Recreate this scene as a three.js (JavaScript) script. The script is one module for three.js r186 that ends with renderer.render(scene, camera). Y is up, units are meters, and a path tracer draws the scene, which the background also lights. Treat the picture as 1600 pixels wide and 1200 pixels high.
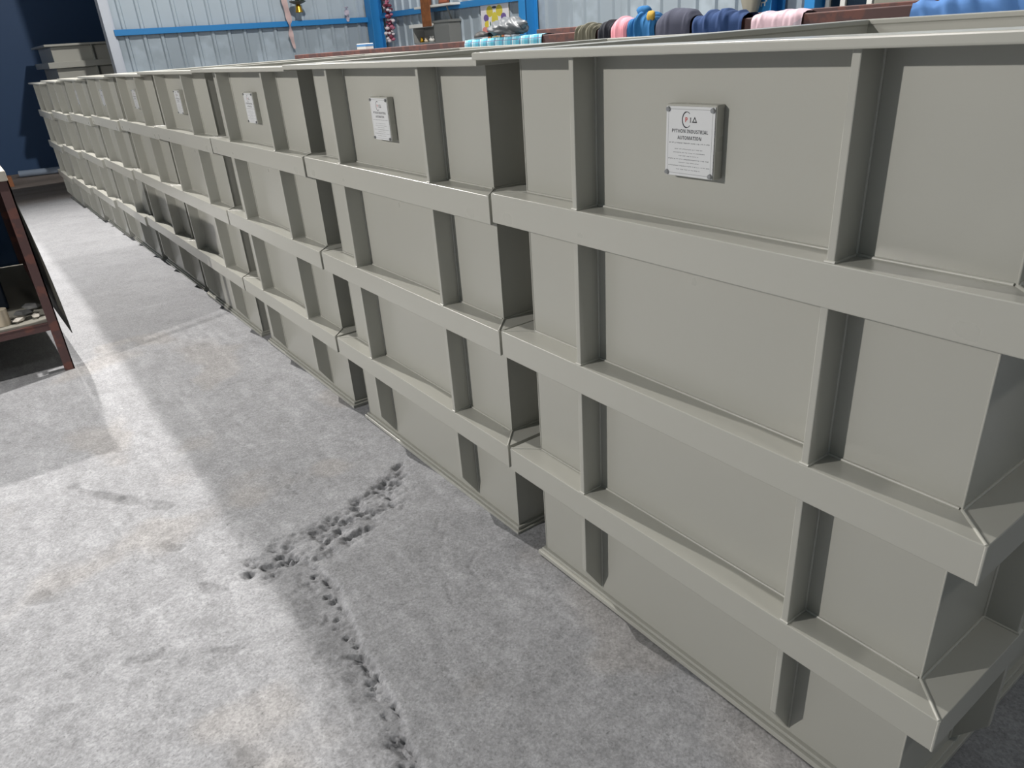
import * as THREE from 'three';
import { mergeGeometries } from 'three/addons/utils/BufferGeometryUtils.js';
import { RoundedBoxGeometry } from 'three/addons/geometries/RoundedBoxGeometry.js';
import { RectAreaLightUniformsLib } from 'three/addons/lights/RectAreaLightUniformsLib.js';

RectAreaLightUniformsLib.init();
// ------------------------------------------------------------------ camera, background, exposure
const scene = new THREE.Scene();
const renderer = new THREE.WebGLRenderer({ antialias: true });
renderer.toneMapping = THREE.LinearToneMapping;
renderer.toneMappingExposure = 1.0;
renderer.shadowMap.enabled = true;
renderer.shadowMap.type = THREE.PCFSoftShadowMap;
scene.background = new THREE.Color(0x0c141d);           // night outside the shed

const camera = new THREE.PerspectiveCamera(55.703, 4 / 3, 0.05, 100);
camera.position.set(1.5154, 1.5339, 1.1454);
camera.up.set(-0.31328, 0.89919, -0.30549);             // the phone was held with a slight roll
camera.lookAt(1.5154 - 0.74018, 1.5339 - 0.43273, 1.1454 - 0.51466);

// the lamps of the shed (their fittings are built further down)
const LAMP_FAR = { p: [-9.5, 6.9, 1.05], aim: [-5.2, 0, 0.4], I: 360 };        // far end, shines down the aisle
const LAMP_BEHIND = { p: [-4.0, 6.6, -2.3], aim: [-3.9, 0, -1.2], I: 188 };      // over the space behind the tanks
const LAMP_FLOOD = { p: [-1.8, 3.4, 5.5], aim: [-2.2, 0.9, -0.6], I: 75 };     // on the wall across the aisle
const LAMP_NEAR = { p: [4.4, 6.6, 0.4], aim: [2.4, 0, -0.6], I: 18 };          // behind the camera

function spot(L, angle, penumbra, radius, color = 0xfffaf4) {
  const s = new THREE.SpotLight(color, L.I, 0, angle, penumbra, 2);
  s.position.set(...L.p); s.target.position.set(...L.aim);
  s.castShadow = true; s.shadow.mapSize.set(2048, 2048); s.shadow.radius = radius; s.shadow.bias = -0.0005;
  s.shadow.camera.near = 0.2; s.shadow.camera.far = 30;
  scene.add(s, s.target);
  return s;
}
spot(LAMP_FAR, 0.8, 1.0, 4);
spot(LAMP_BEHIND, 1.5, 0.15, 6);
spot(LAMP_FLOOD, 1.35, 0.6, 3);
spot(LAMP_NEAR, 1.2, 0.8, 12);

// ------------------------------------------------------------------ helpers
let seed = 7;
const rnd = () => { seed = (seed * 1664525 + 1013904223) >>> 0; return seed / 4294967296; };
const rr = (a, b) => a + (b - a) * rnd();
const clamp = (x, a = 0, b = 1) => Math.min(b, Math.max(a, x));
const smooth = (a, b, x) => { const t = clamp((x - a) / (b - a)); return t * t * (3 - 2 * t); };
function hash2(i, j) { let h = (Math.imul(i, 374761393) + Math.imul(j, 668265263)) | 0; h = Math.imul(h ^ (h >>> 13), 1274126177); return ((h ^ (h >>> 16)) >>> 0) / 4294967296; }
function vnoise(x, y, per = 0) {
  const i = Math.floor(x), j = Math.floor(y), f = x - i, g = y - j;
  const w = (a) => per ? ((a % per) + per) % per : a;
  const u = f * f * (3 - 2 * f), v = g * g * (3 - 2 * g);
  const a = hash2(w(i), w(j)), b = hash2(w(i + 1), w(j)), c = hash2(w(i), w(j + 1)), d = hash2(w(i + 1), w(j + 1));
  return a + (b - a) * u + (c - a) * v + (a - b - c + d) * u * v;
}
function fbm(x, y, oct = 4, per = 0) {
  let s = 0, a = 0.5, t = 0;
  for (let k = 0; k < oct; k++) { s += a * vnoise(x + k * 17.3 * (per ? 0 : 1), y + k * 9.1 * (per ? 0 : 1), per); t += a; a *= 0.5; x *= 2; y *= 2; per *= 2; }
  return s / t;
}
const taken = {};
function numbered(name) {
  if (!(name in taken)) { taken[name] = 0; return name; }
  taken[name]++; return name + '_' + String(taken[name]).padStart(3, '0');
}
function shade(o) { o.traverse((m) => { if (m.isMesh) { m.castShadow = true; m.receiveShadow = true; } }); return o; }
// box-projected uv in metres
function boxUV(g) {
  const p = g.attributes.position, n = g.attributes.normal, uv = new Float32Array(p.count * 2);
  for (let i = 0; i < p.count; i++) {
    const ax = Math.abs(n.getX(i)), ay = Math.abs(n.getY(i)), az = Math.abs(n.getZ(i));
    let u, v;
    if (ay >= ax && ay >= az) { u = p.getX(i); v = p.getZ(i); } else if (ax >= az) { u = p.getZ(i); v = p.getY(i); } else { u = p.getX(i); v = p.getY(i); }
    uv[2 * i] = u; uv[2 * i + 1] = v;
  }
  g.setAttribute('uv', new THREE.BufferAttribute(uv, 2));
  return g;
}
const flat = (g) => (g.index ? g.toNonIndexed() : g);
function merged(list) {
  const gs = list.map((g) => { const f = flat(g); for (const k of Object.keys(f.attributes)) if (!['position', 'normal', 'uv'].includes(k)) f.deleteAttribute(k); return boxUV(f); });
  return gs.length === 1 ? gs[0] : mergeGeometries(gs);
}
function mesh(name, geos, mat, parent) {
  const m = new THREE.Mesh(Array.isArray(geos) ? merged(geos) : geos, mat);
  m.name = name; m.castShadow = true; m.receiveShadow = true;
  if (parent) parent.add(m);
  return m;
}
function top(o, name, label, category, group, kind) {
  o.name = numbered(name);
  if (label) o.userData.label = label;
  if (category) o.userData.category = category;
  if (group) o.userData.group = group;
  if (kind) o.userData.kind = kind;
  scene.add(o);
  return o;
}
function thing(name, label, category, pos = [0, 0, 0], turn = 0, group) {
  const g = new THREE.Group(); g.position.set(...pos); g.rotation.y = turn;
  return top(g, name, label, category, group);
}
function single(name, geos, mat, label, category, group, kind) { return top(mesh(name, geos, mat), name, label, category, group, kind); }
const box = (w, h, d, x = 0, y = 0, z = 0) => new THREE.BoxGeometry(w, h, d).translate(x, y, z);
const rbox = (w, h, d, r, x = 0, y = 0, z = 0) => new RoundedBoxGeometry(w, h, d, 2, r).translate(x, y, z);
const cyl = (r0, r1, h, x = 0, y = 0, z = 0, n = 16) => new THREE.CylinderGeometry(r0, r1, h, n).translate(x, y, z);
// prism: plan outline [[x,z]...] extruded from y0 to y1, edges eased by b
function prism(pts, y0, y1, b = 0.002) {
  const s = new THREE.Shape(pts.map(([x, z]) => new THREE.Vector2(x, -z)));
  const g = new THREE.ExtrudeGeometry(s, { depth: y1 - y0 - 2 * b, bevelEnabled: b > 0, bevelThickness: b, bevelSize: b, bevelOffset: -b, bevelSegments: 2, curveSegments: 6 });
  g.rotateX(-Math.PI / 2); g.translate(0, y0 + b, 0);
  return g;
}
// bar of round section between two points
function bar(a, b, r, n = 6) {
  const A = new THREE.Vector3(...a), B = new THREE.Vector3(...b), d = B.clone().sub(A);
  const g = new THREE.CylinderGeometry(r, r, d.length(), n, 1);
  g.applyQuaternion(new THREE.Quaternion().setFromUnitVectors(new THREE.Vector3(0, 1, 0), d.clone().normalize()));
  g.translate((A.x + B.x) / 2, (A.y + B.y) / 2, (A.z + B.z) / 2);
  return g;
}
function tex(n, f, srgb = true, rep = 1) {
  const data = new Uint8Array(n * n * 4);
  for (let j = 0; j < n; j++) for (let i = 0; i < n; i++) { const c = f(i / n, j / n); const k = 4 * (j * n + i); data[k] = c[0]; data[k + 1] = c[1]; data[k + 2] = c[2]; data[k + 3] = 255; }
  const t = new THREE.DataTexture(data, n, n); t.wrapS = t.wrapT = THREE.RepeatWrapping; t.repeat.set(rep, rep);
  t.magFilter = THREE.LinearFilter; t.minFilter = THREE.LinearMipmapLinearFilter; t.generateMipmaps = true;
  if (srgb) t.colorSpace = THREE.SRGBColorSpace;
  t.needsUpdate = true; return t;
}
const std = (color, roughness = 0.6, extra = {}) => new THREE.MeshStandardMaterial({ color, roughness, ...extra });

// ------------------------------------------------------------------ materials
const smudgeR = tex(512, (u, v) => { const a = 190 + 50 * fbm(u * 8, v * 8, 4, 8); return [a, a, a]; }, false, 0.9);
const M = {
  pp: std(0xadada6, 0.36, { roughnessMap: smudgeR }),
  weld: std(0xb6b6af, 0.35),
  rust: std(0x715857, 0.7, { map: tex(256, (u, v) => { const a = fbm(u * 10, v * 10, 5, 10); const k = smooth(0.55, 0.7, a); return [205 + 50 * k, 195 + 22 * k, 195 + 5 * k]; }, true, 1.6) }),
  blue: std(0x2a7fbe, 0.45),
  sheet: std(0xaebbc5, 0.42, { metalness: 0.05, map: tex(512, (u, v) => { const a = fbm(u * 5, v * 5, 5, 5), s = 222 + 33 * smooth(0.25, 0.6, a); return [s, s, s]; }, true, 0.5), side: THREE.DoubleSide }),
  flash: std(0xc6ccd6, 0.5),
  navy: std(0x2c4a70, 0.6),
  white: std(0xdcdcd8, 0.5),
  grey: std(0x8b8d8c, 0.5),
  dark: std(0x1d1e20, 0.6),
  steel: std(0x9a9c9e, 0.35, { metalness: 0.8 }),
  brass: std(0xc79a32, 0.3, { metalness: 0.9 }),
  glow: std(0xffffff, 0.5, { emissive: 0xfff3df, emissiveIntensity: 6 }),
};

// ------------------------------------------------------------------ the floor
const stepX = [-16, -10.48, -9.165, -7.86, -6.55, -5.24, -3.93, -2.607, -1.306, 0, 1.2, 8];
const stepY = [-0.135, -0.12, -0.094, -0.074, -0.056, -0.041, -0.028, -0.021, -0.014, 0, 0, 0];
function slope(x) {
  for (let i = 1; i < stepX.length; i++) if (x <= stepX[i]) { const t = clamp((x - stepX[i - 1]) / (stepX[i] - stepX[i - 1])); return stepY[i - 1] + (stepY[i] - stepY[i - 1]) * t; }
  return 0;
}
function segDist(x, z, pts) {
  let best = 9, bt = 0, L = 0;
  for (let i = 1; i < pts.length; i++) {
    const [ax, az] = pts[i - 1], [bx, bz] = pts[i], dx = bx - ax, dz = bz - az, l2 = dx * dx + dz * dz;
    const t = clamp(((x - ax) * dx + (z - az) * dz) / l2), d = Math.hypot(x - ax - dx * t, z - az - dz * t);
    if (d < best) { best = d; bt = L + t * Math.sqrt(l2); }
    L += Math.sqrt(l2);
  }
  return [best, bt];
}
const GOUGE = [[-0.83, 0.10, 0.03], [-0.70, 0.23, 0.09], [-0.61, 0.40, 0.09], [-0.60, 0.57, 0.11], [-0.575, 0.75, 0.08]];
const EDGE = [[-0.66, 0.66], [-0.48, 0.60], [-0.3, 0.60], [-0.076, 0.631], [0.114, 0.658], [0.246, 0.673], [0.414, 0.695], [0.7, 0.72], [1.2, 0.74]];
function floorAt(x, z) {                                 // [height, tone r, g, b]
  let h = slope(x) - 0.004;
  const near = x > -3.4 && x < 1.4 && z > -0.3 && z < 2.4;
  let r = 0.365, g = 0.372, b = 0.392;
  const big = fbm(x * 0.9 + 3, z * 0.9, 4), mid = fbm(x * 5, z * 5, 4);
  let k = 0.90 + 0.14 * big + 0.10 * (mid - 0.5);
  h += 0.004 * (big - 0.5);
  if (near) {
    h += 0.0016 * (mid - 0.5) + 0.0022 * (fbm(x * 24, z * 24, 3) - 0.5);
    k += 0.2 * (fbm(x * 10 + 21, z * 13, 4) - 0.5) + 0.3 * (fbm(x * 48, z * 48 + 9, 3) - 0.5) + 0.12 * smooth(0.55, 0.7, fbm(x * 7, z * 30 + 4, 4));
    const wob = 0.05 * (fbm(x * 9, z * 9, 3) - 0.5);
    // broken gouge running from the tank to the joint
    const rough = 0.5 * fbm(x * 90, z * 90, 3) + 0.5 * fbm((0.55 * x + 0.83 * z) * 26, (0.83 * x - 0.55 * z) * 80 + 3, 3), lump = fbm(x * 26 + 5, z * 26, 3);
    let gm = 0, rim = 0;
    for (let i = 1; i < GOUGE.length; i++) {
      const [ax, az, aw] = GOUGE[i - 1], [bx, bz, bw] = GOUGE[i], dx = bx - ax, dz = bz - az, t = clamp(((x - ax) * dx + (z - az) * dz) / (dx * dx + dz * dz));
      const dd = Math.hypot(x - ax - dx * t, z - az - dz * t) + wob * 1.6, w = (aw + (bw - aw) * t) * (1.1 + 0.5 * (lump - 0.5));
      gm = Math.max(gm, 1 - smooth(w * 0.35, w * 1.15, dd)); rim = Math.max(rim, 1 - smooth(w * 1.0, w * 1.9, dd));
    }
    gm *= 0.25 + 0.75 * smooth(0.32, 0.56, lump);
    k += 0.07 * rim * smooth(0.45, 0.6, fbm(x * 18 + 2, z * 18, 3));   // pale crumbled cement around the gouge
    h += 0.003 * rim * (fbm(x * 55, z * 55, 3) - 0.5);
    for (const c of CRACKS) { const [cd] = segDist(x, z, c); const m = 1 - smooth(0.002, 0.006, cd + 0.012 * (fbm(x * 40, z * 40, 2) - 0.5)); h -= 0.003 * m; k -= 0.16 * m; }
    h -= gm * (0.003 + 0.012 * smooth(0.40, 0.68, rough) + 0.012 * smooth(0.5, 0.75, lump));
    k -= gm * (0.12 + 0.18 * smooth(0.45, 0.7, rough));
    // slab edge and the broken strip in front of it
    if (x > -0.75) {
      let ez = 0; for (let i = 1; i < EDGE.length; i++) if (x <= EDGE[i][0] || i === EDGE.length - 1) { const t = clamp((x - EDGE[i - 1][0]) / (EDGE[i][0] - EDGE[i - 1][0])); ez = EDGE[i - 1][1] + (EDGE[i][1] - EDGE[i - 1][1]) * t; break; }
      const dz = z - ez + wob * 0.7, fade = smooth(-0.7, -0.45, x);
      const wd = 0.09 + 0.05 * fbm(x * 5, 8.1, 2);
      const strip = smooth(0, 0.014, dz) * (1 - smooth(wd, wd + 0.09, dz)) * fade;
      const holes = smooth(0.53, 0.66, 0.6 * fbm(x * 30, z * 62, 3) + 0.4 * fbm(x * 95, z * 95, 2));
      h -= strip * (0.007 + 0.008 * rough + 0.014 * holes * (1 - smooth(0.03, 0.09, dz)));
      k -= strip * (0.2 + 0.16 * holes);
      if (dz < 0) k -= 0.09 * smooth(0, -0.03, dz) * fade;   // darker, denser concrete of the repaired slab
    }
    // worn, pitted skin of the older concrete
    const pit = smooth(0.62, 0.72, fbm(x * 16 + 40, z * 30, 4)) * smooth(0.42, 0.62, fbm(x * 2.2, z * 2.2, 3)) * smooth(0.72, 0.9, z);
    h -= pit * 0.0015; k -= pit * 0.12;
    // flaked patches seen in the aisle
    for (const [px, pz, qx, qz, w] of FLAKES) {
      const [d] = segDist(x, z, [[px, pz], [qx, qz]]);
      const m = 1 - smooth(w * 0.6, w, d + 0.05 * (fbm(x * 22, z * 22, 3) - 0.5));
      h -= m * 0.002; k -= m * 0.25;
    }
    const tint = smooth(0.6, 0.75, fbm(x * 3 + 11, z * 3, 3)); r += 0.012 * tint; b -= 0.016 * tint;
  }
  // bare brown ground at the far end
  const dirt = smooth(-10.2, -11.2, x + 0.7 * (fbm(x * 1.2, z * 1.6, 3) - 0.5));
  if (dirt > 0) {
    const streak = 0.55 + 0.6 * fbm(x * 5, z * 0.8, 4);
    r += (0.36 * streak - r) * dirt; g += (0.305 * streak - g) * dirt; b += (0.27 * streak - b) * dirt;
    h -= dirt * 0.012 * fbm(x * 4, z * 4, 3);
  }
  return [h, r * k, g * k, b * k];
}
const CRACKS = [[[-0.42, 0.16], [-0.36, 0.21], [-0.33, 0.2], [-0.27, 0.24]], [[-0.15, 0.19], [-0.12, 0.23], [-0.05, 0.24]], [[-0.58, 0.75], [-0.72, 0.78], [-0.82, 0.74]], [[-0.1, 0.33], [-0.02, 0.36]], [[-1.1, 0.42], [-1.0, 0.5], [-0.93, 0.49]]];
const FLAKES = [[-1.63, 1.186, -1.4, 1.05, 0.022], [-1.38, 1.039, -1.2, 0.91, 0.03], [-0.93, 1.38, -0.9, 1.34, 0.04], [-0.42, 1.2, -0.385, 1.09, 0.022],
  [-0.5, 1.36, -0.48, 1.34, 0.012], [-0.95, 0.98, -0.88, 0.95, 0.022], [-0.62, 0.93, -0.55, 0.9, 0.02], [0.12, 1.03, 0.2, 1.1, 0.05], [-0.3, 0.98, -0.26, 0.93, 0.014]];
{
  const ticks = (a, b, fa, fb, fine, coarse) => { const t = []; let x = a; while (x < b) { t.push(x); const d = x < fa ? fa - x : x > fb ? x - fb : 0; x += Math.min(coarse, fine + d * 0.02); } t.push(b); return t; };
  const X = ticks(-14.6, 6.3, -1.3, 0.6, 0.0062, 0.16), Z = ticks(-5.7, 7.1, 0.06, 1.2, 0.0062, 0.2);
  const nx = X.length, nz = Z.length, pos = new Float32Array(nx * nz * 3), col = new Float32Array(nx * nz * 3), uv = new Float32Array(nx * nz * 2), idx = [];
  for (let j = 0; j < nz; j++) for (let i = 0; i < nx; i++) {
    const k = j * nx + i, [h, r, g, b] = floorAt(X[i], Z[j]);
    pos.set([X[i], h, Z[j]], 3 * k); col.set([r, g, b], 3 * k); uv.set([X[i], Z[j]], 2 * k);
    if (i < nx - 1 && j < nz - 1) idx.push(k, k + nx, k + 1, k + 1, k + nx, k + nx + 1);
  }
  const g = new THREE.BufferGeometry();
  g.setAttribute('position', new THREE.BufferAttribute(pos, 3)); g.setAttribute('color', new THREE.BufferAttribute(col, 3)); g.setAttribute('uv', new THREE.BufferAttribute(uv, 2));
  g.setIndex(idx); g.computeVertexNormals();
  const speck = tex(2048, (u, v) => {
    const a = fbm(u * 12, v * 12, 4, 12), f = fbm(u * 220, v * 220, 3, 220), st = fbm(u * 160, v * 14, 2, 0) - 0.5, gr = hash2(Math.floor(u * 2048), Math.floor(v * 2048)) - 0.5;
    let t = 232 + 18 * (a - 0.5) + 60 * (f - 0.5) + 12 * st * smooth(0.4, 0.65, fbm(u * 5 + 3, v * 5, 3, 5)) + 16 * gr;
    const fl = vnoise(u * 320 + 3, v * 320, 320); if (fl > 0.7) t += 70 * (fl - 0.7); else if (fl < 0.25) t -= 110 * (0.25 - fl);
    const pit = vnoise(u * 210 + 7, v * 210, 210); if (pit > 0.9) t -= 420 * (pit - 0.9);
    const worn = smooth(0.60, 0.66, fbm(u * 26 + 31, v * 26, 4, 26)); t -= 6 * worn;
    t = clamp(t, 60, 255); return [t, t, t];
  }, true, 1 / 1.3);
  const grain = tex(512, (u, v) => { const t = 255 * clamp(0.6 * fbm(u * 60, v * 60, 3, 60) + 0.4 * vnoise(u * 200, v * 200, 200)); return [t, t, t]; }, false, 1 / 0.45);
  const fl = new THREE.Mesh(g, new THREE.MeshStandardMaterial({ vertexColors: true, map: speck, bumpMap: grain, bumpScale: 0.0009, roughness: 0.92 }));
  fl.receiveShadow = true; fl.castShadow = true;
  top(fl, 'floor', 'pale grey worn concrete floor with a broken joint', 'floor', null, 'structure');
}

// ------------------------------------------------------------------ the shell of the shed
const WZ = -5.4, WX = -11.1, ROOF = 8.2;
function corrugated(len, h, pitch = 0.245, first = 0.12) {   // sheet in the xy plane, ribs proud towards +z
  const prof = [[0, 0]];
  for (let s = first; s < len - 0.05; s += pitch) prof.push([s - 0.034, 0], [s - 0.018, 0.03], [s + 0.018, 0.03], [s + 0.034, 0]);
  prof.push([len, 0]);
  const p = [], n = [], idx = [];
  for (let i = 0; i < prof.length - 1; i++) {
    const [a, za] = prof[i], [b, zb] = prof[i + 1], dx = b - a, dz = zb - za, l = Math.hypot(dx, dz), nx = -dz / l, nz = dx / l, k = p.length / 3;
    p.push(a, 0, za, b, 0, zb, b, h, zb, a, h, za);
    for (let q = 0; q < 4; q++) n.push(nx, 0, nz);
    idx.push(k, k + 1, k + 2, k, k + 2, k + 3);
  }
  const g = new THREE.BufferGeometry();
  g.setAttribute('position', new THREE.Float32BufferAttribute(p, 3)); g.setAttribute('normal', new THREE.Float32BufferAttribute(n, 3)); g.setAttribute('uv', new THREE.Float32BufferAttribute(new Float32Array(p.length / 3 * 2), 2)); g.setIndex(idx);
  return g;
}
const sheetGeo = merged([corrugated(0.985, 8.3)]);
{
  const wr = new THREE.Group(); top(wr, 'wall_right', 'grey blue corrugated side wall behind the tanks', 'wall', null, 'structure');
  mesh('wall_backing', [box(17.6, 8.5, 0.1, -2.4, 4.0, WZ - 0.06)], M.sheet, wr);
  for (let i = 0; i < 18; i++) { const s = mesh('wall_sheet', sheetGeo, M.sheet, wr); s.position.set(-11.08 + i * 0.98, -0.2, WZ + 0.002 * (i % 2)); }
  const wb = new THREE.Group(); top(wb, 'wall_back', 'grey blue corrugated end wall with a pale edge trim', 'wall', null, 'structure');
  mesh('wall_backing', [box(0.1, 8.5, 4.25, WX - 0.06, 4.0, -3.27)], M.sheet, wb);
  for (let i = 0; i < 4; i++) { const s = mesh('wall_sheet', sheetGeo, M.sheet, wb); s.rotation.y = Math.PI / 2; s.position.set(WX + 0.002 * (i % 2), -0.2, -1.195 - i * 0.98); }
  mesh('edge_trim', [box(0.2, 8.5, 0.11, WX - 0.03, 4.0, -1.11), box(0.02, 8.5, 0.03, WX + 0.01, 4, -1.18)], M.flash, wb);
  single('wall_left', [box(21, 8.6, 0.12, -4.1, 4.1, 7.1)], std(0x9aa3a8, 0.6), 'plain sheet wall across the aisle', 'wall', null, 'structure');
  single('wall_front', [box(0.12, 8.6, 12.7, 6.3, 4.1, 0.8)], std(0x9aa3a8, 0.6), 'plain sheet wall behind the camera', 'wall', null, 'structure');
  single('wall_end', [box(0.12, 8.6, 12.7, -14.6, 4.1, 0.8)], M.navy, 'dark navy wall in the gloom beyond the last tank', 'wall', null, 'structure');
  single('wall_outer', [box(3.5, 8.6, 0.12, -12.85, 4.1, -5.5)], M.navy, 'dark navy wall behind the end bay', 'wall', null, 'structure');
  single('ceiling', [box(21.1, 0.12, 12.8, -4.1, ROOF + 0.06, 0.8)], std(0xb4babd, 0.6), 'pale sheet roof of the shed', 'roof', null, 'structure');
}
// blue girts and columns
single('wall_girt', [prism([[WX + 0.03, -1.16], [WX + 0.09, -1.16], [WX + 0.09, -5.32], [WX + 0.03, -5.32]].reverse(), 1.875, 1.955, 0.004)], M.blue, 'blue steel girt across the corrugated end wall', 'girt', 'blue wall girts');
single('wall_girt', [box(4.05, 0.08, 0.06, -8.87, 1.96, WZ + 0.065)], M.blue, 'blue steel girt on the side wall behind the shrine shelf', 'girt', 'blue wall girts');
function column(x, z, w, d, label, turn = 0) {
  const t = thing('steel_column', label, 'column', [x, -0.1, z], turn, 'blue steel columns');
  mesh('column_flange', [rbox(w, 8.2, 0.014, 0.004, 0, 4.1, d / 2)], M.blue, t);
  mesh('column_flange', [rbox(w, 8.2, 0.014, 0.004, 0, 4.1, -d / 2)], M.blue, t);
  mesh('column_web', [box(0.012, 8.2, d - 0.014, 0, 4.1, 0)], M.blue, t);
  return t;
}
column(-10.96, WZ + 0.16, 0.2, 0.2, 'blue steel column in the corner beside the flower garland');
column(-6.72, WZ + 0.15, 0.13, 0.2, 'blue steel column right of the printed poster');
const c3 = column(-3.1, WZ + 0.15, 0.17, 0.2, 'blue steel column with chipped paint left of the window');
mesh('paint_chip', [box(0.05, 0.012, 0.003, 0, 1.745, 0.108), box(0.01, 0.028, 0.003, -0.02, 1.728, 0.108), box(0.01, 0.026, 0.003, 0.018, 1.73, 0.108), box(0.016, 0.014, 0.003, 0.03, 1.758, 0.108)], M.white, c3);
column(-2.63, WZ + 0.15, 0.1, 0.2, 'slim blue steel column against the dark window');

// ------------------------------------------------------------------ the tanks
const T = { L: 1.136, W: 1.5, H: 1.5, d: 0.068, yb: [1.1665, 0.7818, 0.3976], hb: 0.0765, of: 0.083, wt: 0.014 };
const plateTex = (() => {
  const c = document.createElement('canvas'); c.width = 480; c.height = 512; const g = c.getContext('2d');
  g.fillStyle = '#d4d6d8'; g.fillRect(0, 0, 480, 512);
  g.strokeStyle = '#5a5c60'; g.lineWidth = 2; g.strokeRect(22, 20, 436, 472);
  g.strokeStyle = '#1d1f28'; g.lineWidth = 9; g.beginPath(); g.ellipse(208, 94, 44, 56, 0, 0.5 * Math.PI, 1.45 * Math.PI); g.stroke();
  g.lineWidth = 5; g.beginPath(); g.ellipse(208, 94, 44, 56, 0, 1.42 * Math.PI, 1.72 * Math.PI); g.stroke();
  g.beginPath(); g.ellipse(208, 94, 44, 56, 0, 0.25 * Math.PI, 0.52 * Math.PI); g.stroke();
  g.textAlign = 'left'; g.textBaseline = 'alphabetic';
  g.font = 'bold 50px sans-serif'; g.fillStyle = '#b23a34'; g.fillText('P', 188, 112);
  g.fillStyle = '#16171c'; g.font = 'bold 48px serif'; g.fillText('I', 236, 112);
  g.lineWidth = 7; g.strokeStyle = '#16171c'; g.beginPath(); g.moveTo(267, 109); g.lineTo(287, 76); g.lineTo(305, 109); g.closePath(); g.stroke();
  g.textAlign = 'center'; g.fillStyle = '#22242a'; g.font = 'bold 36px sans-serif';
  g.fillText('PYTHON INDUSTRIAL', 240, 190, 400); g.fillText('AUTOMATION', 240, 238, 262);
  g.fillStyle = '#7d8084';                                // the small print, too fine to read
  let s = 3; const rn = () => { s = (s * 1103515245 + 12345) & 0x7fffffff; return s / 0x7fffffff; };
  for (const [y, w, hh] of [[268, 410, 9], [312, 290, 6], [338, 320, 6], [362, 205, 6], [388, 425, 7], [412, 200, 6], [438, 415, 7], [464, 250, 6]]) {
    let x = 240 - w / 2; while (x < 240 + w / 2 - 4) { const l = 3 + rn() * 5; g.fillRect(x, y - hh * (0.7 + 0.3 * rn()), l, hh * (0.6 + 0.4 * rn())); x += l + 2 + (rn() > 0.82 ? 7 : 0); }
  }
  const t = new THREE.CanvasTexture(c); t.colorSpace = THREE.SRGBColorSpace; t.anisotropy = 8; return t;
})();
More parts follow.
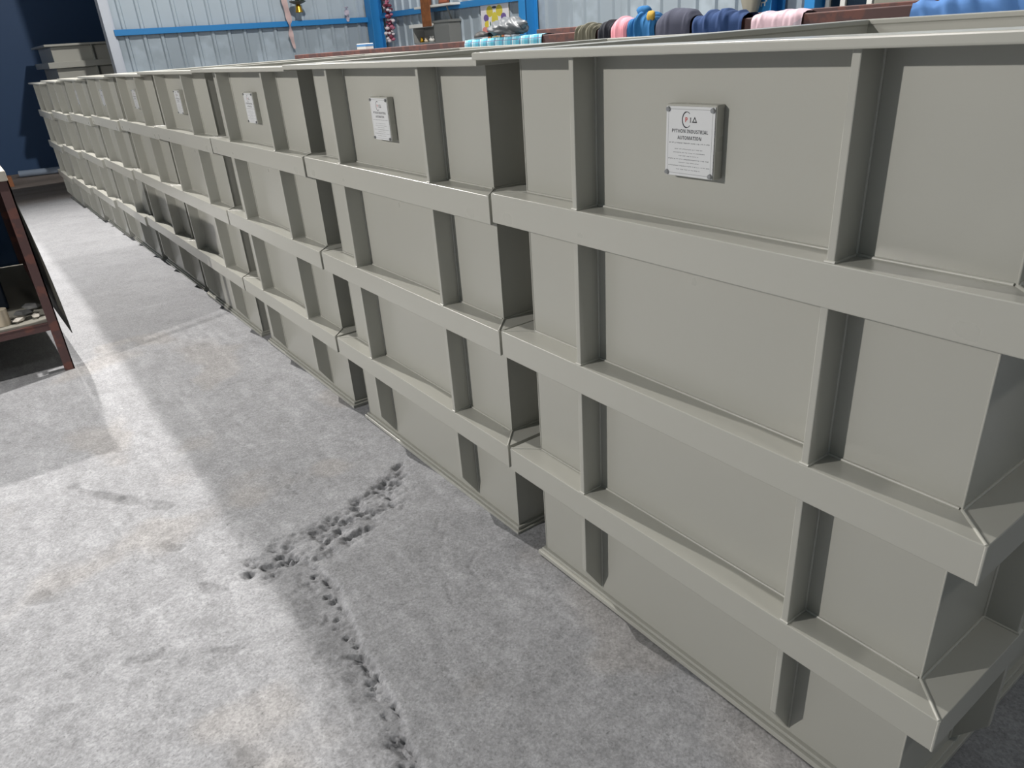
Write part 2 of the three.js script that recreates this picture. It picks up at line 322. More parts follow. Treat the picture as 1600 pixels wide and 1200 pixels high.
function makeTank() {
  const t = new THREE.Group();
  const { L, W, H, d, yb, hb, of, wt } = T;
  // walls: front face at z = 0, body runs back to z = -W
  mesh('front_panel', [prism([[0, 0], [L, 0], [L, -wt], [0, -wt]], 0.026, H - 0.012, 0.0015)], M.pp, t);
  mesh('rear_panel', [prism([[0, -W + wt], [L, -W + wt], [L, -W], [0, -W]], 0.026, H - 0.012, 0.0015)], M.pp, t);
  for (const x of [0, L - wt]) mesh('end_panel', [prism([[x, -wt], [x + wt, -wt], [x + wt, -W + wt], [x, -W + wt]], 0.026, H - 0.012, 0.0015)], M.pp, t);
  mesh('bottom_panel', [box(L - 2 * wt, 0.014, W - 2 * wt, L / 2, 0.034, -W / 2)], M.pp, t);
  const ring = (o) => [[-o, o], [L + o, o], [L + o, -W - o], [-o, -W - o]];
  mesh('base_plate', [prism(ring(0.02), 0, 0.016, 0.002)], M.pp, t);
  mesh('base_doubler', [prism(ring(0.011), 0.016, 0.027, 0.002)], M.pp, t);
  // top rim: four mitred flats
  const o = of, n = -wt - 0.004;
  const rims = [[[-o, o], [L + o, o], [L - n * -1, n], [-n, n]], [[L + o, o], [L + o, -W - o], [L + n, -W - n], [L + n, n]], [[L + o, -W - o], [-o, -W - o], [-n, -W - n], [L + n, -W - n]], [[-o, -W - o], [-o, o], [-n, n], [-n, -W - n]]];
  rims[0][2] = [L + n, n];
  for (const r of rims) mesh('rim_flange', [prism(r, H - 0.0165, H, 0.003)], M.pp, t);
  // three belts of box section, mitred at the corners
  for (const y of yb) {
    const b = new THREE.Group(); b.name = 'stiffener_belt'; t.add(b);
    const q = [[[-d, d], [L + d, d], [L, 0], [0, 0]], [[L + d, d], [L + d, -W - d], [L, -W], [L, 0]], [[L + d, -W - d], [-d, -W - d], [0, -W], [L, -W]], [[-d, -W - d], [-d, d], [0, 0], [0, -W]]];
    for (const s of q) mesh('belt_section', [prism(s, y - hb, y, 0.0022)], M.pp, b);
    const w = 0.0035, yy = y + 0.001;
    mesh('weld_bead', [bar([0.004, yy, 0.001], [L - 0.004, yy, 0.001], w), bar([L + 0.001, yy, 0], [L + 0.001, yy, -W], w), bar([-0.001, yy, 0], [-0.001, yy, -W], w),
      bar([L, yy - 0.001, 0], [L + d - 0.002, yy - 0.001, d - 0.002], w), bar([0, yy - 0.001, 0], [-d + 0.002, yy - 0.001, d - 0.002], w),
      bar([L + d - 0.002, y, d - 0.002], [L + d - 0.002, y - hb, d - 0.002], 0.003)], M.weld, b);
  }
  // upright ribs between the belts
  const rt = 0.0075, spans = [[yb[0], H - 0.0165], [yb[1], yb[0] - hb], [yb[2], yb[1] - hb], [null, yb[2] - hb]];
  const ribGeo = spans.map(([lo, hi]) => {
    // outline in (out, y); extruded along x
    const e = d - 0.004;
    const pts = lo === null ? [[0, 0.034], [e, 0.132], [e, hi], [0, hi]] : [[0, lo], [e, lo], [e, hi], [0, hi]];
    const s = new THREE.Shape(pts.map((p) => new THREE.Vector2(p[0], p[1])));
    const g = new THREE.ExtrudeGeometry(s, { depth: 2 * rt - 0.004, bevelEnabled: true, bevelThickness: 0.002, bevelSize: 0.002, bevelOffset: -0.002, bevelSegments: 2 });
    g.translate(0, 0, -rt + 0.002); g.rotateY(-Math.PI / 2);       // out -> +z, thickness -> x
    return merged([g]);
  });
  const ribWeld = spans.map(([lo, hi]) => { const a = lo === null ? 0.04 : lo; const l = [bar([rt, a, 0.001], [rt, hi, 0.001], 0.003), bar([-rt, a, 0.001], [-rt, hi, 0.001], 0.003)]; if (lo !== null) l.push(bar([rt, a + 0.001, 0], [rt, a + 0.001, d - 0.004], 0.003), bar([-rt, a + 0.001, 0], [-rt, a + 0.001, d - 0.004], 0.003), bar([-rt - 0.002, a + 0.001, d - 0.004], [rt + 0.002, a + 0.001, d - 0.004], 0.0035)); return merged(l); });
  const spots = [[0.2575, 0, 0], [0.8874, 0, 0], [L, -0.2575, Math.PI / 2], [L, -W + 0.2575, Math.PI / 2], [0, -0.2575, -Math.PI / 2], [0, -W + 0.2575, -Math.PI / 2], [0.2575, -W, Math.PI], [0.8874, -W, Math.PI]];
  for (const [x, z, a] of spots) ribGeo.forEach((g, i) => { const r = mesh('rib', g, M.pp, t); r.position.set(x, 0, z); r.rotation.y = a; mesh('weld_bead', ribWeld[i], M.weld, r); });
  for (const [x, z] of [[0, 0], [L, 0]]) mesh('corner_weld', [bar([x, 0.03, z], [x, H - 0.02, z], 0.0022)], M.weld, t);
  // name plate on its block
  const np = new THREE.Group(); np.name = 'nameplate'; np.position.set(0.548, 1.327, 0); t.add(np);
  mesh('backing_block', [rbox(0.121, 0.133, 0.022, 0.002, 0.0015, 0.0015, 0.011)], M.pp, np);
  const face = new THREE.Mesh(new THREE.BoxGeometry(0.117, 0.128, 0.002), std(0xffffff, 0.35, { map: plateTex })); face.name = 'face_plate'; face.position.set(0.001, 0, 0.023); face.castShadow = face.receiveShadow = true; np.add(face);
  for (const sx of [-1, 1]) for (const sy of [-1, 1]) { const s = mesh('screw', [new THREE.CylinderGeometry(0.0042, 0.005, 0.004, 14).rotateX(Math.PI / 2), box(0.006, 0.0012, 0.0042, 0, 0, 0.0004)], M.steel, np); s.position.set(0.001 + sx * 0.0535, sy * 0.0585, 0.0255); }
  return t;
}
const tankProto = makeTank();
const ordinal = ['nearest grey plastic tank with welded corner at the right', 'second grey tank from the camera with angled nameplate', 'third grey tank from the camera with narrow nameplate', 'fourth grey tank from the camera with faint nameplate', 'fifth grey ribbed tank of the row from the camera', 'sixth grey ribbed tank of the row from the camera', 'seventh grey ribbed tank of the row from the camera', 'second to last grey ribbed tank at the far end', 'last and farthest grey ribbed tank in the row'];
[[0, 0, 0], [-1.306, -0.014, -0.014], [-2.61, -0.020, -0.017], [-3.914, -0.027, -0.02], [-5.22, -0.041, -0.035], [-6.526, -0.056, -0.025], [-7.832, -0.077, -0.006], [-9.14, -0.098, 0.02], [-10.465, -0.128, 0.038]].forEach(([x, y, z], i) => {
  const t = i ? tankProto.clone() : tankProto;
  t.position.set(x, y, z);
  top(t, 'ribbed_tank', ordinal[i], 'tank', 'row of grey ribbed plastic tanks');
});
{ // the taller tank standing beyond the end wall
  const t = thing('storage_tank', 'taller grey tank beyond the end wall, partly hidden by its edge', 'tank', [-12.3, -0.13, -0.46]);
  const h = 1.975, D = 2.0, Ls = 1.6;
  mesh('body', [box(Ls, h - 0.02, D, -Ls / 2, h / 2, -D / 2)], M.pp, t);
  mesh('rim_flange', [prism([[0.09, 0.085], [0.09, -D - 0.085], [-Ls - 0.09, -D - 0.085], [-Ls - 0.09, 0.085]].reverse(), h - 0.03, h, 0.004)], M.pp, t);
  for (const y of [1.73, 1.15, 0.6]) mesh('stiffener_belt', [prism([[0.09, 0.1], [0.09, -D - 0.1], [-Ls - 0.09, -D - 0.1], [-Ls - 0.09, 0.1]].reverse(), y - 0.085, y, 0.004)], M.pp, t);
  for (const z of [-0.55, -1.45]) mesh('rib', [box(0.07, h - 0.06, 0.016, 0.035, h / 2, z)], M.pp, t);
}

// ------------------------------------------------------------------ brown steel beams and what hangs on them
const beamTop = (x) => 1.539 + 0.008 * x;
function beam(name, x0, x1, z, w, hgt, yAt, label, legs) {
  const t = thing(name, label, 'beam', [0, 0, 0], 0, 'brown painted steel beams');
  const g = merged([rbox(x1 - x0, hgt, w, 0.006)]); const m = mesh('beam', g, M.rust, t);
  const a = Math.atan2(yAt(x1) - yAt(x0), x1 - x0); m.rotation.z = a; m.position.set((x0 + x1) / 2, (yAt(x0) + yAt(x1)) / 2 - hgt / 2, z);
  for (const x of legs) { const y1 = yAt(x) - hgt, y0 = slope(x) - 0.006; mesh('post', [box(0.08, y1 - y0, 0.08, x, (y0 + y1) / 2, z), box(0.16, 0.01, 0.16, x, y0 + 0.006, z)], M.rust, t); }
}
beam('steel_beam', -7.07, 3.2, -2.25, 0.1, 0.16, beamTop, 'long brown steel beam behind the tanks hung with clothes', [-6.7, -3.8, -0.6, 2.6]);
beam('steel_beam', -3.6, 3.2, -2.95, 0.1, 0.14, () => 1.555, 'lighter red brown beam behind the clothes beam', [-3.2, -0.4, 2.6]);

function cloth(name, label, cat, x0, x1, mat, o) {
  // sheet draped over the beam, front hem -> over the top -> back hem; bulge is the height of the heap above the beam
  const { front = 0.3, back = 0.22, lift = 0.006, bulge = 0.01, wr = 0.01, sd = 0, folds = 5, skew = 0 } = o;
  const nu = 72, nv = 72, p = [], uv = [], idx = [], arc = 0.2;
  for (let j = 0; j <= nv; j++) for (let i = 0; i <= nu; i++) {
    const u = i / nu, v = j / nv, s = v * (front + arc + back), x = x0 + (x1 - x0) * u, ty = beamTop(x);
    const env = Math.pow(Math.sin(Math.PI * clamp(u * 0.9 + 0.05)), 0.5);
    const crest = lift + bulge * env * (0.72 + 0.5 * fbm(u * 2.6 + sd * 3, sd, 3));
    // creases: sharp valleys between soft rolls, wandering with height
    const q = u * folds + skew * (s - front) + 1.1 * fbm(u * 2 + sd, s * 5 + sd, 3), tri = Math.abs(((q % 1) + 1) % 1 - 0.5) * 2;
    const crease = wr * (Math.pow(tri, 0.7) - 0.5) + wr * 1.2 * (fbm(u * 9 + sd * 2, s * 9, 3) - 0.5);
    let y, z;
    const hz = 0.056 + lift + 0.3 * bulge * env + Math.max(0, crease);
    if (s < front) { const d = front - s; y = ty - 0.03 - d; z = -2.25 + hz + 0.04 * bulge * d; }
    else if (s < front + arc) { const a = Math.PI * (s - front) / arc, e = 0.75; const cs = Math.cos(a), sn = Math.sin(a); z = -2.25 + hz * Math.sign(cs) * Math.pow(Math.abs(cs), e); y = ty - 0.03 + (0.03 + crest + crease) * Math.pow(sn, e); }
    else { y = ty - 0.03 - (s - front - arc); z = -2.25 - hz; }
    if (Math.abs(z + 2.25) < 0.056) y = Math.max(y, ty + 0.004);
    p.push(x + 0.02 * (fbm(s * 6 + sd, u * 2 + 3, 2) - 0.5) * (u < 0.5 ? 1 - u : u), y, z);
    uv.push(x, s);
  }
  for (let j = 0; j < nv; j++) for (let i = 0; i < nu; i++) { const k = j * (nu + 1) + i; idx.push(k, k + nu + 1, k + 1, k + 1, k + nu + 1, k + nu + 2); }
  const g = new THREE.BufferGeometry(); g.setAttribute('position', new THREE.Float32BufferAttribute(p, 3)); g.setAttribute('uv', new THREE.Float32BufferAttribute(uv, 2)); g.setIndex(idx); g.computeVertexNormals();
  const m = new THREE.Mesh(g, mat); m.castShadow = m.receiveShadow = true; mat.side = THREE.DoubleSide;
  return top(m, name, label, cat, 'laundry on the beam');
}
const fab = (c, map) => std(c, 0.95, map ? { map } : {});
const plaid = tex(256, (u, v) => {
  let c = [92, 178, 205]; const m = (a, b, w) => Math.abs(((a * b) % 1 + 1) % 1 - 0.5) < w;
  if (m(u, 2, 0.16)) c = [140, 202, 222]; if (m(v, 2, 0.14)) c = c.map((q) => q * 0.9 + 18); if (m(u + 0.1, 2, 0.04)) c = [225, 232, 238]; if (m(u + 0.2, 2, 0.025)) c = [110, 80, 110]; if (m(v + 0.15, 2, 0.03)) c = [120, 100, 130];
  return c;
}, true, 5);
cloth('checked_towel', 'light blue checked towel laid over the beam below the poster', 'towel', -3.576, -2.648, fab(0xf0f0f0, plaid), { bulge: 0.002, wr: 0.003, sd: 1, folds: 3 });
cloth('khaki_cloth', 'crumpled khaki cloth beside the black cloth on the beam', 'cloth', -2.31, -2.115, fab(0x7c7a6c), { bulge: 0.026, wr: 0.022, sd: 2, folds: 6 });
cloth('black_cloth', 'narrow black cloth between khaki cloth and pink towel', 'cloth', -2.105, -1.995, fab(0x23262f), { bulge: 0.042, wr: 0.01, sd: 3, folds: 2 });
cloth('pink_towel', 'plain pink towel hanging over the beam', 'towel', -1.985, -1.845, fab(0xf0a0ac), { bulge: 0.056, wr: 0.005, sd: 4, folds: 3 });
const shirt = cloth('blue_shirt', 'bright blue shirt with a yellow patch bunched on the beam', 'shirt', -1.835, -1.635, fab(0x2b6ea6), { bulge: 0.062, wr: 0.026, sd: 5.3, folds: 3, skew: 2 });
{ // collar and patch of the shirt
  const lumpy = (r, sx, sy, sz, k) => { const b = new THREE.SphereGeometry(r, 20, 14), pb = b.attributes.position; for (let i = 0; i < pb.count; i++) { const f = 0.7 + 0.7 * fbm(pb.getX(i) * 1.3 / r + k, pb.getY(i) * 1.3 / r + pb.getZ(i) / r, 3); pb.setXYZ(i, pb.getX(i) * f * sx, pb.getY(i) * f * sy, pb.getZ(i) * f * sz); } b.computeVertexNormals(); return b; };
  mesh('yellow_patch', [lumpy(0.04, 0.7, 0.7, 0.4, 2)], fab(0xc2a24c), shirt).position.set(-1.672, 1.57, -2.196);
  mesh('collar', [lumpy(0.036, 1.3, 0.9, 0.8, 9)], shirt.material, shirt).position.set(-1.765, 1.602, -2.24); }
cloth('charcoal_trousers', 'charcoal grey trousers folded over the beam', 'trousers', -1.62, -1.375, fab(0x4a4d5e), { bulge: 0.074, wr: 0.008, sd: 7.1, folds: 2, skew: 1 });
cloth('navy_cloth', 'navy blue cloth with long folds beside the charcoal trousers', 'cloth', -1.36, -1.04, fab(0x2c4674), { bulge: 0.042, wr: 0.018, sd: 8.4, folds: 4, skew: 3 });
const pinkWhite = tex(128, (u, v) => { const a = fbm(u * 6, v * 6, 3, 6); return a > 0.55 ? [206, 190, 202] : [232, 202, 213]; }, true, 3);
cloth('pale_pink_towel', 'pale pink and white towel hanging over the bare beam', 'towel', -0.998, -0.717, fab(0xffffff, pinkWhite), { bulge: 0.016, wr: 0.01, sd: 10, folds: 3 });
cloth('denim_blue_cloth', 'rumpled denim blue cloth at the right end of the beam', 'cloth', -0.215, 0.62, fab(0x5f8dcc), { bulge: 0.02, wr: 0.024, sd: 12, folds: 8, skew: 4 });

// things standing on the beam
{
  const t = thing('small_carton', 'small white and blue carton on the far part of the beam', 'carton', [-5.39, beamTop(-5.39), -2.25]);
  mesh('carton_body', [rbox(0.19, 0.05, 0.08, 0.004, 0, 0.025, 0)], M.white, t);
  mesh('carton_band', [box(0.192, 0.018, 0.082, 0, 0.034, 0)], std(0x5b8fc4, 0.6), t);
  const g = new THREE.SphereGeometry(0.5, 40, 26), p = g.attributes.position;
  for (let i = 0; i < p.count; i++) { const x = p.getX(i), y = p.getY(i), z = p.getZ(i), f = 1 + 0.35 * (fbm(x * 7 + 5, y * 7 + z * 5, 3) - 0.5) + 0.12 * Math.sin(x * 24 + y * 9); p.setXYZ(i, x * 0.42 * f, Math.max(y, -0.3) * 0.13 * f, z * 0.14 * f); }
  g.computeVertexNormals(); boxUV(g);
  const b = mesh('plastic_bag', g, std(0x5f6469, 0.42)); b.position.set(-3.09, beamTop(-3.09) + 0.062, -2.25); top(b, 'plastic_bag', 'shiny crumpled grey plastic bag on the beam under the poster', 'bag');
  const k = new THREE.Group(); k.position.set(-3.44, beamTop(-3.44) + 0.017, -2.25); top(k, 'safety_goggles', 'small black goggles resting beside the grey plastic bag', 'goggles');
  mesh('lens_cup', [new THREE.SphereGeometry(0.055, 18, 12, 0, 6.3, 0, 1.57).scale(1.2, 0.75, 0.9)], M.dark, k);
  mesh('strap', [rbox(0.05, 0.03, 0.06, 0.01, 0.1, 0.015, 0)], M.dark, k);
}

// ------------------------------------------------------------------ things on the walls
{ // poster, a generic bright devotional print
  const c = document.createElement('canvas'); c.width = 256; c.height = 300; const g = c.getContext('2d');
  g.fillStyle = '#dcdadd'; g.fillRect(0, 0, 256, 300); g.fillStyle = '#e6cf74'; g.fillRect(0, 215, 256, 85);
  const blob = (col, x, y, rx, ry) => { g.fillStyle = col; g.beginPath(); g.ellipse(x, y, rx, ry, 0, 0, 7); g.fill(); };
  for (const s of [-1, 1]) { blob('#c9bb45', 128 + s * 44, 40, 30, 34); blob('#6d5a92', 128 + s * 80, 78, 24, 22); blob('#d9c645', 128 + s * 72, 118, 26, 24); blob('#d98f86', 128 + s * 92, 150, 30, 20); blob('#8e3344', 128 + s * 66, 172, 14, 34); blob('#2f5f44', 128 + s * 44, 160, 9, 60); blob('#f0eee8', 128 + s * 54, 140, 7, 56); blob('#c87848', 128 + s * 62, 205, 14, 22); }
  blob('#cfc24a', 128, 92, 30, 46); blob('#d98a3c', 128, 150, 26, 44); blob('#b8a878', 128, 204, 44, 14); blob('#3b3b44', 128, 18, 20, 7);
  g.fillStyle = '#c8683c'; g.fillRect(30, 244, 30, 22);
  const t = new THREE.CanvasTexture(c); t.colorSpace = THREE.SRGBColorSpace;
  const m = new THREE.Mesh(new THREE.BoxGeometry(0.66, 0.62, 0.008), std(0xffffff, 0.6, { map: t })); m.position.set(-7.6, 1.61, WZ + 0.05); m.castShadow = m.receiveShadow = true;
  top(m, 'wall_poster', 'bright yellow and red printed poster on the corrugated wall', 'poster');
}
{ // shrine shelf
  const t = thing('wall_shelf', 'grey metal wall shelf with a lower niche beside the garland', 'shelf', [-9.1, 0, WZ + 0.04]);
  mesh('upper_board', [rbox(1.05, 0.03, 0.22, 0.004, 0.2, 1.985, 0.11)], M.white, t);
  mesh('bracket', [bar([-0.2, 1.75, 0.03], [-0.02, 1.97, 0.2], 0.012), bar([0.45, 1.75, 0.03], [0.58, 1.97, 0.2], 0.012)], M.grey, t);
  mesh('lower_board', [rbox(0.62, 0.05, 0.22, 0.005, -0.2, 1.74, 0.13)], M.white, t);
  mesh('niche', [box(0.64, 0.02, 0.2, -0.12, 1.5, 0.11), box(0.02, 0.25, 0.2, -0.44, 1.62, 0.11), box(0.64, 0.25, 0.01, -0.12, 1.62, 0.01)], M.grey, t);
  mesh('side_panel', [box(0.42, 0.28, 0.2, 0.4, 1.62, 0.11), box(0.46, 0.03, 0.22, 0.4, 1.775, 0.11)], std(0x747674, 0.55), t);
  const pic = (x, w, h, lab, col) => { const f = thing('framed_picture', lab, 'picture', [x, 2.0, WZ + 0.12], 0, 'pictures on the shrine shelf'); f.rotation.x = -0.12; mesh('frame', [box(w, h, 0.02, 0, h / 2, 0)], std(0x7a4a34, 0.5), f); mesh('picture_sheet', [box(w - 0.05, h - 0.05, 0.006, 0, h / 2, 0.011)], std(col, 0.5), f); };
  pic(-9.3, 0.28, 0.36, 'brown framed picture at the left of the shrine shelf', 0x8d6a58); pic(-8.78, 0.26, 0.3, 'small orange framed picture at the right of the shrine shelf', 0xb06a50);
  const b = mesh('cloth_banner', [rbox(0.26, 0.62, 0.012, 0.005)], std(0x9a6a4c, 0.8, { map: tex(64, (u, v) => { const k = 190 + 60 * fbm(u * 6, v * 6, 3, 6); return [k, k * 0.9, k * 0.7]; }, true, 4) })); b.position.set(-9.03, 2.03, WZ + 0.29); top(b, 'cloth_banner', 'brown and gold cloth hanging in front of the shrine shelf', 'banner');
  [[-9.42, 0.03, 0.07, M.brass, 'small brass figure in the shelf niche'], [-9.28, 0.035, 0.06, std(0xd8c9b0, 0.5), 'small cream pot in the shelf niche'], [-9.12, 0.04, 0.08, M.white, 'small white cup in the shelf niche']].forEach(([x, r, h, m, lab]) => {
    const g = new THREE.LatheGeometry([[0, 0], [r, 0], [r * 1.15, h * 0.4], [r * 0.6, h * 0.75], [r * 0.8, h], [0, h]].map((q) => new THREE.Vector2(...q)), 16);
    const o = mesh('ornament', [g], m); o.position.set(x, 1.51, WZ + 0.18); top(o, 'ornament', lab, 'ornament', 'ornaments in the shrine niche');
  });
}
{ // flower garland
  const t = thing('flower_garland', 'pink and white flower garland hanging beside the corner column', 'garland', [-10.42, 0, WZ + 0.2]);
  const cols = [[0xb06a80, 'pink_flowers'], [0xd6cdd2, 'white_flowers'], [0x6d2f42, 'maroon_flowers']].map(([c, n]) => [[], std(c, 0.9), n]);
  for (let i = 0; i < 150; i++) { const y = 1.55 + rnd() * 1.3, s = rr(0.022, 0.042); cols[Math.floor(rnd() * 3)][0].push(new THREE.IcosahedronGeometry(s, 1).scale(1, 0.7, 1).translate(rr(-0.06, 0.06) + 0.05 * Math.sin(y * 4), y, rr(-0.04, 0.04))); }
  for (const [g, m, n] of cols) mesh(n, g, m, t);
  mesh('string', [bar([0, 1.55, 0], [0, 3.0, 0], 0.004)], M.dark, t);
}
{ // hanging brass lamp
  const t = thing('hanging_lamp', 'hanging bowl with greenery and a brass bell below it', 'lamp', [WX + 0.22, 0, -3.89]);
  const L = (pts) => new THREE.LatheGeometry(pts.map((q) => new THREE.Vector2(...q)), 28);
  mesh('bowl', [L([[0.02, 2.175], [0.08, 2.19], [0.13, 2.215], [0.128, 2.225], [0.07, 2.2], [0.02, 2.19]])], std(0x5d6058, 0.4, { side: THREE.DoubleSide }), t);
  mesh('brass_bell', [L([[0, 2.18], [0.03, 2.175], [0.045, 2.14], [0.05, 2.1], [0.062, 2.07], [0.058, 2.065], [0.02, 2.06], [0, 2.055]])], M.brass, t);
  const lv = []; for (let i = 0; i < 26; i++) { const a = rr(0, 6.3), r = rr(0.01, 0.1); lv.push(new THREE.SphereGeometry(0.03, 6, 4).scale(1, 0.25, 0.5).rotateY(a).rotateZ(rr(-0.8, 0.8)).translate(r * Math.cos(a), 2.235 + rnd() * 0.05, r * Math.sin(a))); }
  mesh('greenery', lv, std(0x3c5a3a, 0.8), t);
  mesh('chain', [bar([0.1, 2.22, 0], [0, 2.55, 0], 0.004), bar([-0.05, 2.22, 0.09], [0, 2.55, 0], 0.004), bar([-0.05, 2.22, -0.09], [0, 2.55, 0], 0.004), bar([0, 2.55, 0], [-0.2, 2.7, 0], 0.006)], M.steel, t);
}
function ribbon(label, pts, w, color) {
  const curve = new THREE.CatmullRomCurve3(pts.map((q) => new THREE.Vector3(...q))), n = 40, p = [], idx = [];
  for (let i = 0; i <= n; i++) { const q = curve.getPoint(i / n), a = 0.9 * Math.sin(i * 0.33), s = 1 - 0.5 * smooth(0.6, 1, i / n); for (const e of [-1, 1]) p.push(q.x + e * w * 0.5 * Math.sin(a) * s, q.y, q.z + e * w * 0.5 * Math.cos(a) * s); if (i < n) idx.push(2 * i, 2 * i + 1, 2 * i + 2, 2 * i + 2, 2 * i + 1, 2 * i + 3); }
  const g = new THREE.BufferGeometry(); g.setAttribute('position', new THREE.Float32BufferAttribute(p, 3)); g.setIndex(idx); g.computeVertexNormals();
  const m = new THREE.Mesh(g, std(color, 0.9, { side: THREE.DoubleSide })); m.castShadow = m.receiveShadow = true; top(m, 'cloth_ribbon', label, 'ribbon');
}
ribbon('long faded pink cloth ribbon hanging on the end wall', [[WX + 0.11, 2.6, -3.68], [WX + 0.12, 2.26, -3.71], [WX + 0.11, 1.95, -3.745], [WX + 0.12, 1.75, -3.73], [WX + 0.1, 1.55, -3.76]], 0.09, 0xc9b0ae);
ribbon('short pale ribbon tied to the end wall girt near the corner', [[WX + 0.11, 2.12, -4.76], [WX + 0.12, 2.0, -4.75], [WX + 0.11, 1.9, -4.76]], 0.08, 0xb9b4c4);
{ // window at the right of the side wall
  const w = new THREE.Group(); top(w, 'window_1', 'dark window with white mullions in the side wall', 'window', null, 'structure');
  w.position.set(-2.2, 1.4, WZ + 0.04);
  mesh('window_frame', [box(0.04, 1.3, 0.06, -0.38, 0.65, 0), box(0.045, 1.3, 0.06, -0.235, 0.65, 0), box(0.045, 1.3, 0.06, 0.005, 0.65, 0), box(0.05, 1.3, 0.06, 0.185, 0.65, 0), box(0.6, 0.05, 0.06, -0.1, 0, 0), box(0.6, 0.05, 0.06, -0.1, 1.3, 0)], M.white, w);
  for (const [x, ww] of [[-0.31, 0.12], [-0.115, 0.2], [0.095, 0.14]]) mesh('pane', [box(ww, 1.25, 0.01, x, 0.65, 0)], std(0x1b2836, 0.12), w);
}
{ const t = thing('steel_cabinet', 'olive grey steel cabinet behind the beams at the right', 'cabinet', [-1.35, -0.02, -4.6]);
  mesh('cabinet_body', [rbox(0.5, 1.9, 0.5, 0.006, 0, 0.95, 0)], std(0x85857a, 0.5), t); mesh('door', [rbox(0.46, 1.8, 0.02, 0.004, 0, 0.95, 0.258)], std(0x85857a, 0.5), t); mesh('handle', [bar([0.18, 0.9, 0.28], [0.18, 1.05, 0.28], 0.008)], M.steel, t); }
{ const g = new THREE.SphereGeometry(0.5, 28, 36), p = g.attributes.position;
  for (let i = 0; i < p.count; i++) { const x = p.getX(i), y = p.getY(i), z = p.getZ(i), a = Math.atan2(z, x), f = 1 + 0.12 * Math.sin(a * 9 + y * 3) * (0.6 + y) + 0.25 * (fbm(a * 2 + 4, y * 5, 3) - 0.5); p.setXYZ(i, x * 0.24 * f, y * 0.85, z * 0.16 * f); }
  g.computeVertexNormals(); boxUV(g); const b = mesh('cloth_sack', g, std(0x8f8c80, 0.95)); b.position.set(-3.17, 1.93, WZ + 0.34); top(b, 'cloth_sack', 'hanging beige grey cloth sack by the chipped blue column', 'sack'); }

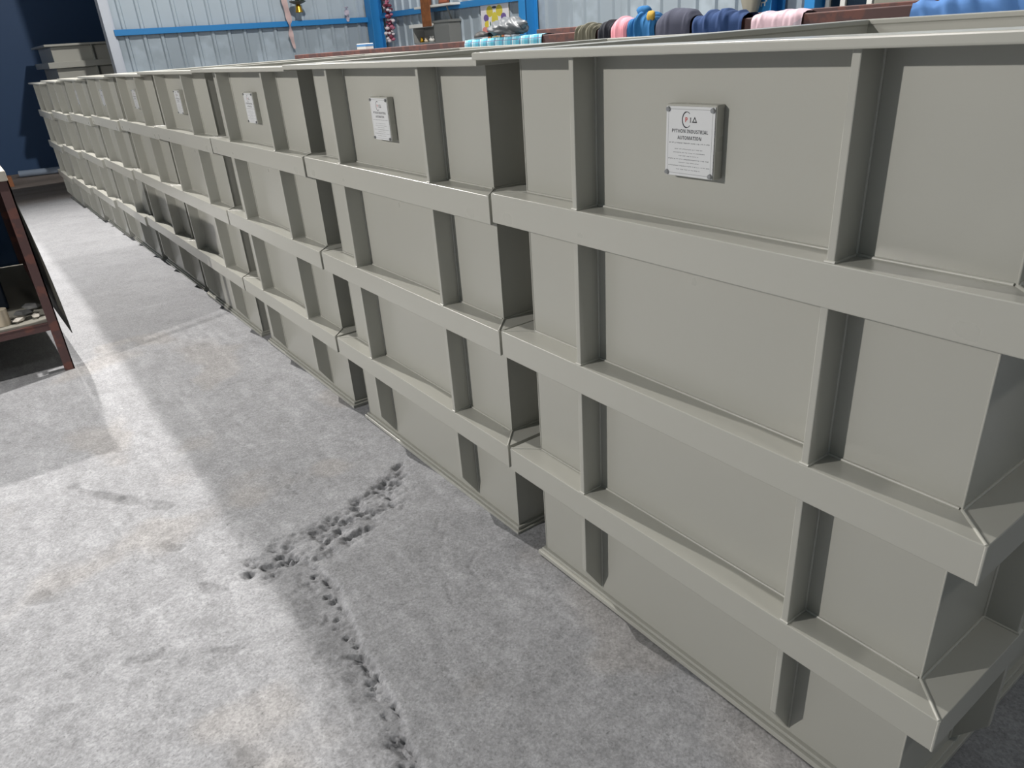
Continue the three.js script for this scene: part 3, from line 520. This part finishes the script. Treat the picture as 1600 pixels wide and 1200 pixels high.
// ------------------------------------------------------------------ the work rack at the left
{
  const X0 = -3.09, X1 = -4.75, Z0 = 1.0, Z1 = 2.3, yt = 1.03, f0 = slope(-3.1) - 0.006;
  const t = thing('work_rack', 'brown steel work rack with a lower shelf at the left edge', 'rack');
  const angle = (x, z, y0, y1, sx, sz) => [box(0.05, y1 - y0, 0.006, x + sx * 0.025, (y0 + y1) / 2, z + sz * 0.003), box(0.006, y1 - y0, 0.05, x + sx * 0.003, (y0 + y1) / 2, z + sz * 0.025)];
  for (const [x, z, sx, sz] of [[X0, Z0 - 0.02, -1, 1], [X0, Z1, -1, -1], [X1, Z0 - 0.02, 1, 1], [X1, Z1, 1, -1]]) mesh('leg', angle(x, z, slope(x) - 0.006, yt, sx, sz), M.rust, t);
  for (const y of [0.265, yt]) { for (const x of [X0 - 0.003, X1 + 0.003]) mesh('rail', [box(0.006, 0.045, Z1 - Z0 - 0.005, x - 0.0065 * Math.sign(x - X1 - 0.5), y - 0.022, (Z0 + Z1) / 2), box(0.045, 0.006, Z1 - Z0, x + (x === X0 - 0.003 ? -0.022 : 0.022), y - 0.003, (Z0 + Z1) / 2)], M.rust, t); for (const z of [Z0 - 0.015, Z1]) mesh('rail', [box(X0 - X1 - 0.12, 0.045, 0.006, (X0 + X1) / 2, y - 0.022, z)], M.rust, t); }
  mesh('foot_plate', [box(0.012, 0.01, 0.12, X0 - 0.02, f0 + 0.008, Z0 + 0.05)], M.steel, t);
  mesh('shelf_board', [rbox(X0 - X1 - 0.04, 0.016, Z1 - Z0 - 0.02, 0.003, (X0 + X1) / 2, 0.272, (Z0 + Z1) / 2)], std(0x8a8880, 0.8), t);
  mesh('rack_top', [rbox(X0 - X1 + 0.06, 0.05, Z1 - Z0 + 0.04, 0.005, (X0 + X1) / 2, yt + 0.026, (Z0 + Z1) / 2)], std(0xb9b3a8, 0.7), t);
  mesh('end_sheet', [box(0.01, 0.95, Z1 - Z0, X1 - 0.012, 0.53, (Z0 + Z1) / 2)], M.navy, t);
  // dark sheet leaning against the aisle side
  const n = 24, p = [], idx = [];
  for (let k = 0; k < 2; k++) for (let i = 0; i <= n; i++) for (let j = 0; j <= 6; j++) {
    const v = i / n, y = 0.165 + v * 0.84, x = -3.22 - 1.45 * (j / 6), z = Math.min(0.974, 0.931 + 0.055 * Math.pow(v, 1.7) - k * 0.004 + 0.03 * (-3.22 - x));
    p.push(x, y + slope(x), z);
  }
  const st = (n + 1) * 7;
  for (let i = 0; i < n; i++) for (let j = 0; j < 6; j++) { const a = i * 7 + j; idx.push(a, a + 1, a + 7, a + 1, a + 8, a + 7); idx.push(st + a, st + a + 7, st + a + 1, st + a + 1, st + a + 7, st + a + 8); }
  for (let i = 0; i < n; i++) { const a = i * 7, b = i * 7 + 6; idx.push(a, a + 7, st + a, st + a, a + 7, st + a + 7); idx.push(b, st + b, b + 7, b + 7, st + b, st + b + 7); }
  for (let j = 0; j < 6; j++) { const b = n * 7 + j; idx.push(j, st + j, j + 1, j + 1, st + j, st + j + 1); idx.push(b, b + 1, st + b, st + b, b + 1, st + b + 1); }
  const g = new THREE.BufferGeometry(); g.setAttribute('position', new THREE.Float32BufferAttribute(p, 3)); g.setIndex(idx); const g2 = g.toNonIndexed(); g2.computeVertexNormals();
  const m = new THREE.Mesh(g2, std(0x474640, 0.55, { side: THREE.DoubleSide })); m.castShadow = m.receiveShadow = true; top(m, 'leaning_sheet', 'dark grey sheet leaning on the aisle side of the rack', 'sheet');
  // stuff on the lower shelf
  const off = thing('welding_set', 'dark blue machine box on the lower rack shelf', 'machine', [-3.75, 0.282, 1.45]);
  mesh('casing', [rbox(0.5, 0.42, 0.55, 0.02, 0, 0.21, 0)], std(0x1c2a3c, 0.5), off); mesh('carry_handle', [bar([-0.2, 0.42, 0], [-0.2, 0.5, 0], 0.012), bar([0.2, 0.42, 0], [0.2, 0.5, 0], 0.012), bar([-0.2, 0.5, 0], [0.2, 0.5, 0], 0.012)], M.dark, off); mesh('front_panel', [box(0.006, 0.3, 0.4, 0.252, 0.22, 0)], std(0x2a3646, 0.5), off);
  [['curled bright', 0.03, -3.2, 1.07, 'nearest the rack leg'], ['flat dull', 0.042, -3.3, 1.12, 'behind the curled bright one'], ['thick pale', 0.038, -3.19, 1.15, 'beside the beige roll'], ['long shiny', 0.045, -3.4, 1.07, 'deepest on the shelf'], ['small blunt', 0.024, -3.27, 1.2, 'behind the beige roll']].forEach(([w, s, x, z, where], i) => {
    const gg = new THREE.IcosahedronGeometry(s, 0).scale(1.4, 0.45, 0.75).rotateY(i * 1.3), o = mesh('metal_offcut', [gg], i % 2 ? M.steel : std(0xb0aca4, 0.6));
    o.position.set(x, 0.28 + s * 0.40, z); top(o, 'metal_offcut', w + ' metal offcut on the rack shelf ' + where, 'offcut', 'offcuts on the rack shelf');
  });
  const roll = mesh('paper_roll', [new THREE.CylinderGeometry(0.035, 0.035, 0.09, 18)], std(0xb5aa98, 0.8)); roll.position.set(-3.19, 0.3265, 1.225); top(roll, 'paper_roll', 'small beige roll standing at the left shelf edge', 'roll');
}
// far end clutter on the dark ground
single('plastic_pipe', [bar([-13.9, -0.08, 0.4], [-13.7, -0.08, -0.33], 0.055, 14)], std(0x8f9db0, 0.5), 'pale blue pipe lying before the dark far wall', 'pipe');
single('wooden_block', [rbox(0.25, 0.16, 0.3, 0.01, -12.9, -0.06, 0.72)], std(0x9a6748, 0.8), 'brown wooden block on the ground at the far left', 'block');

// ------------------------------------------------------------------ the lamp fittings
function lampFitting(L, label, hang) {
  const t = thing('flood_lamp', label, 'lamp', L.p, 0, 'flood lamps of the shed');
  const q = new THREE.Quaternion().setFromUnitVectors(new THREE.Vector3(0, 0, 1), new THREE.Vector3(L.aim[0] - L.p[0], L.aim[1] - L.p[1], L.aim[2] - L.p[2]).normalize());
  const hd = (n, g, m) => { const o = mesh(n, g, m, t); o.quaternion.copy(q); return o; };
  hd('housing', [rbox(0.3, 0.24, 0.06, 0.012, 0, 0, -0.08)], M.dark);
  hd('lens', [rbox(0.26, 0.2, 0.012, 0.004, 0, 0, -0.045)], M.glow);
  mesh('bracket', [bar([0, 0, -0.02], hang, 0.012)], M.dark, t);
}
lampFitting(LAMP_FAR, 'high flood lamp over the far end of the aisle', [0, ROOF - 6.9, -0.02]);
lampFitting(LAMP_BEHIND, 'high flood lamp above the beam behind the tanks', [0, ROOF - 6.6, -0.02]);
lampFitting(LAMP_FLOOD, 'low flood lamp on the wall across the aisle', [0, 0.1, 1.5]);
lampFitting(LAMP_NEAR, 'high flood lamp behind the camera', [0, ROOF - 6.6, -0.02]);

shade(scene);
renderer.render(scene, camera);
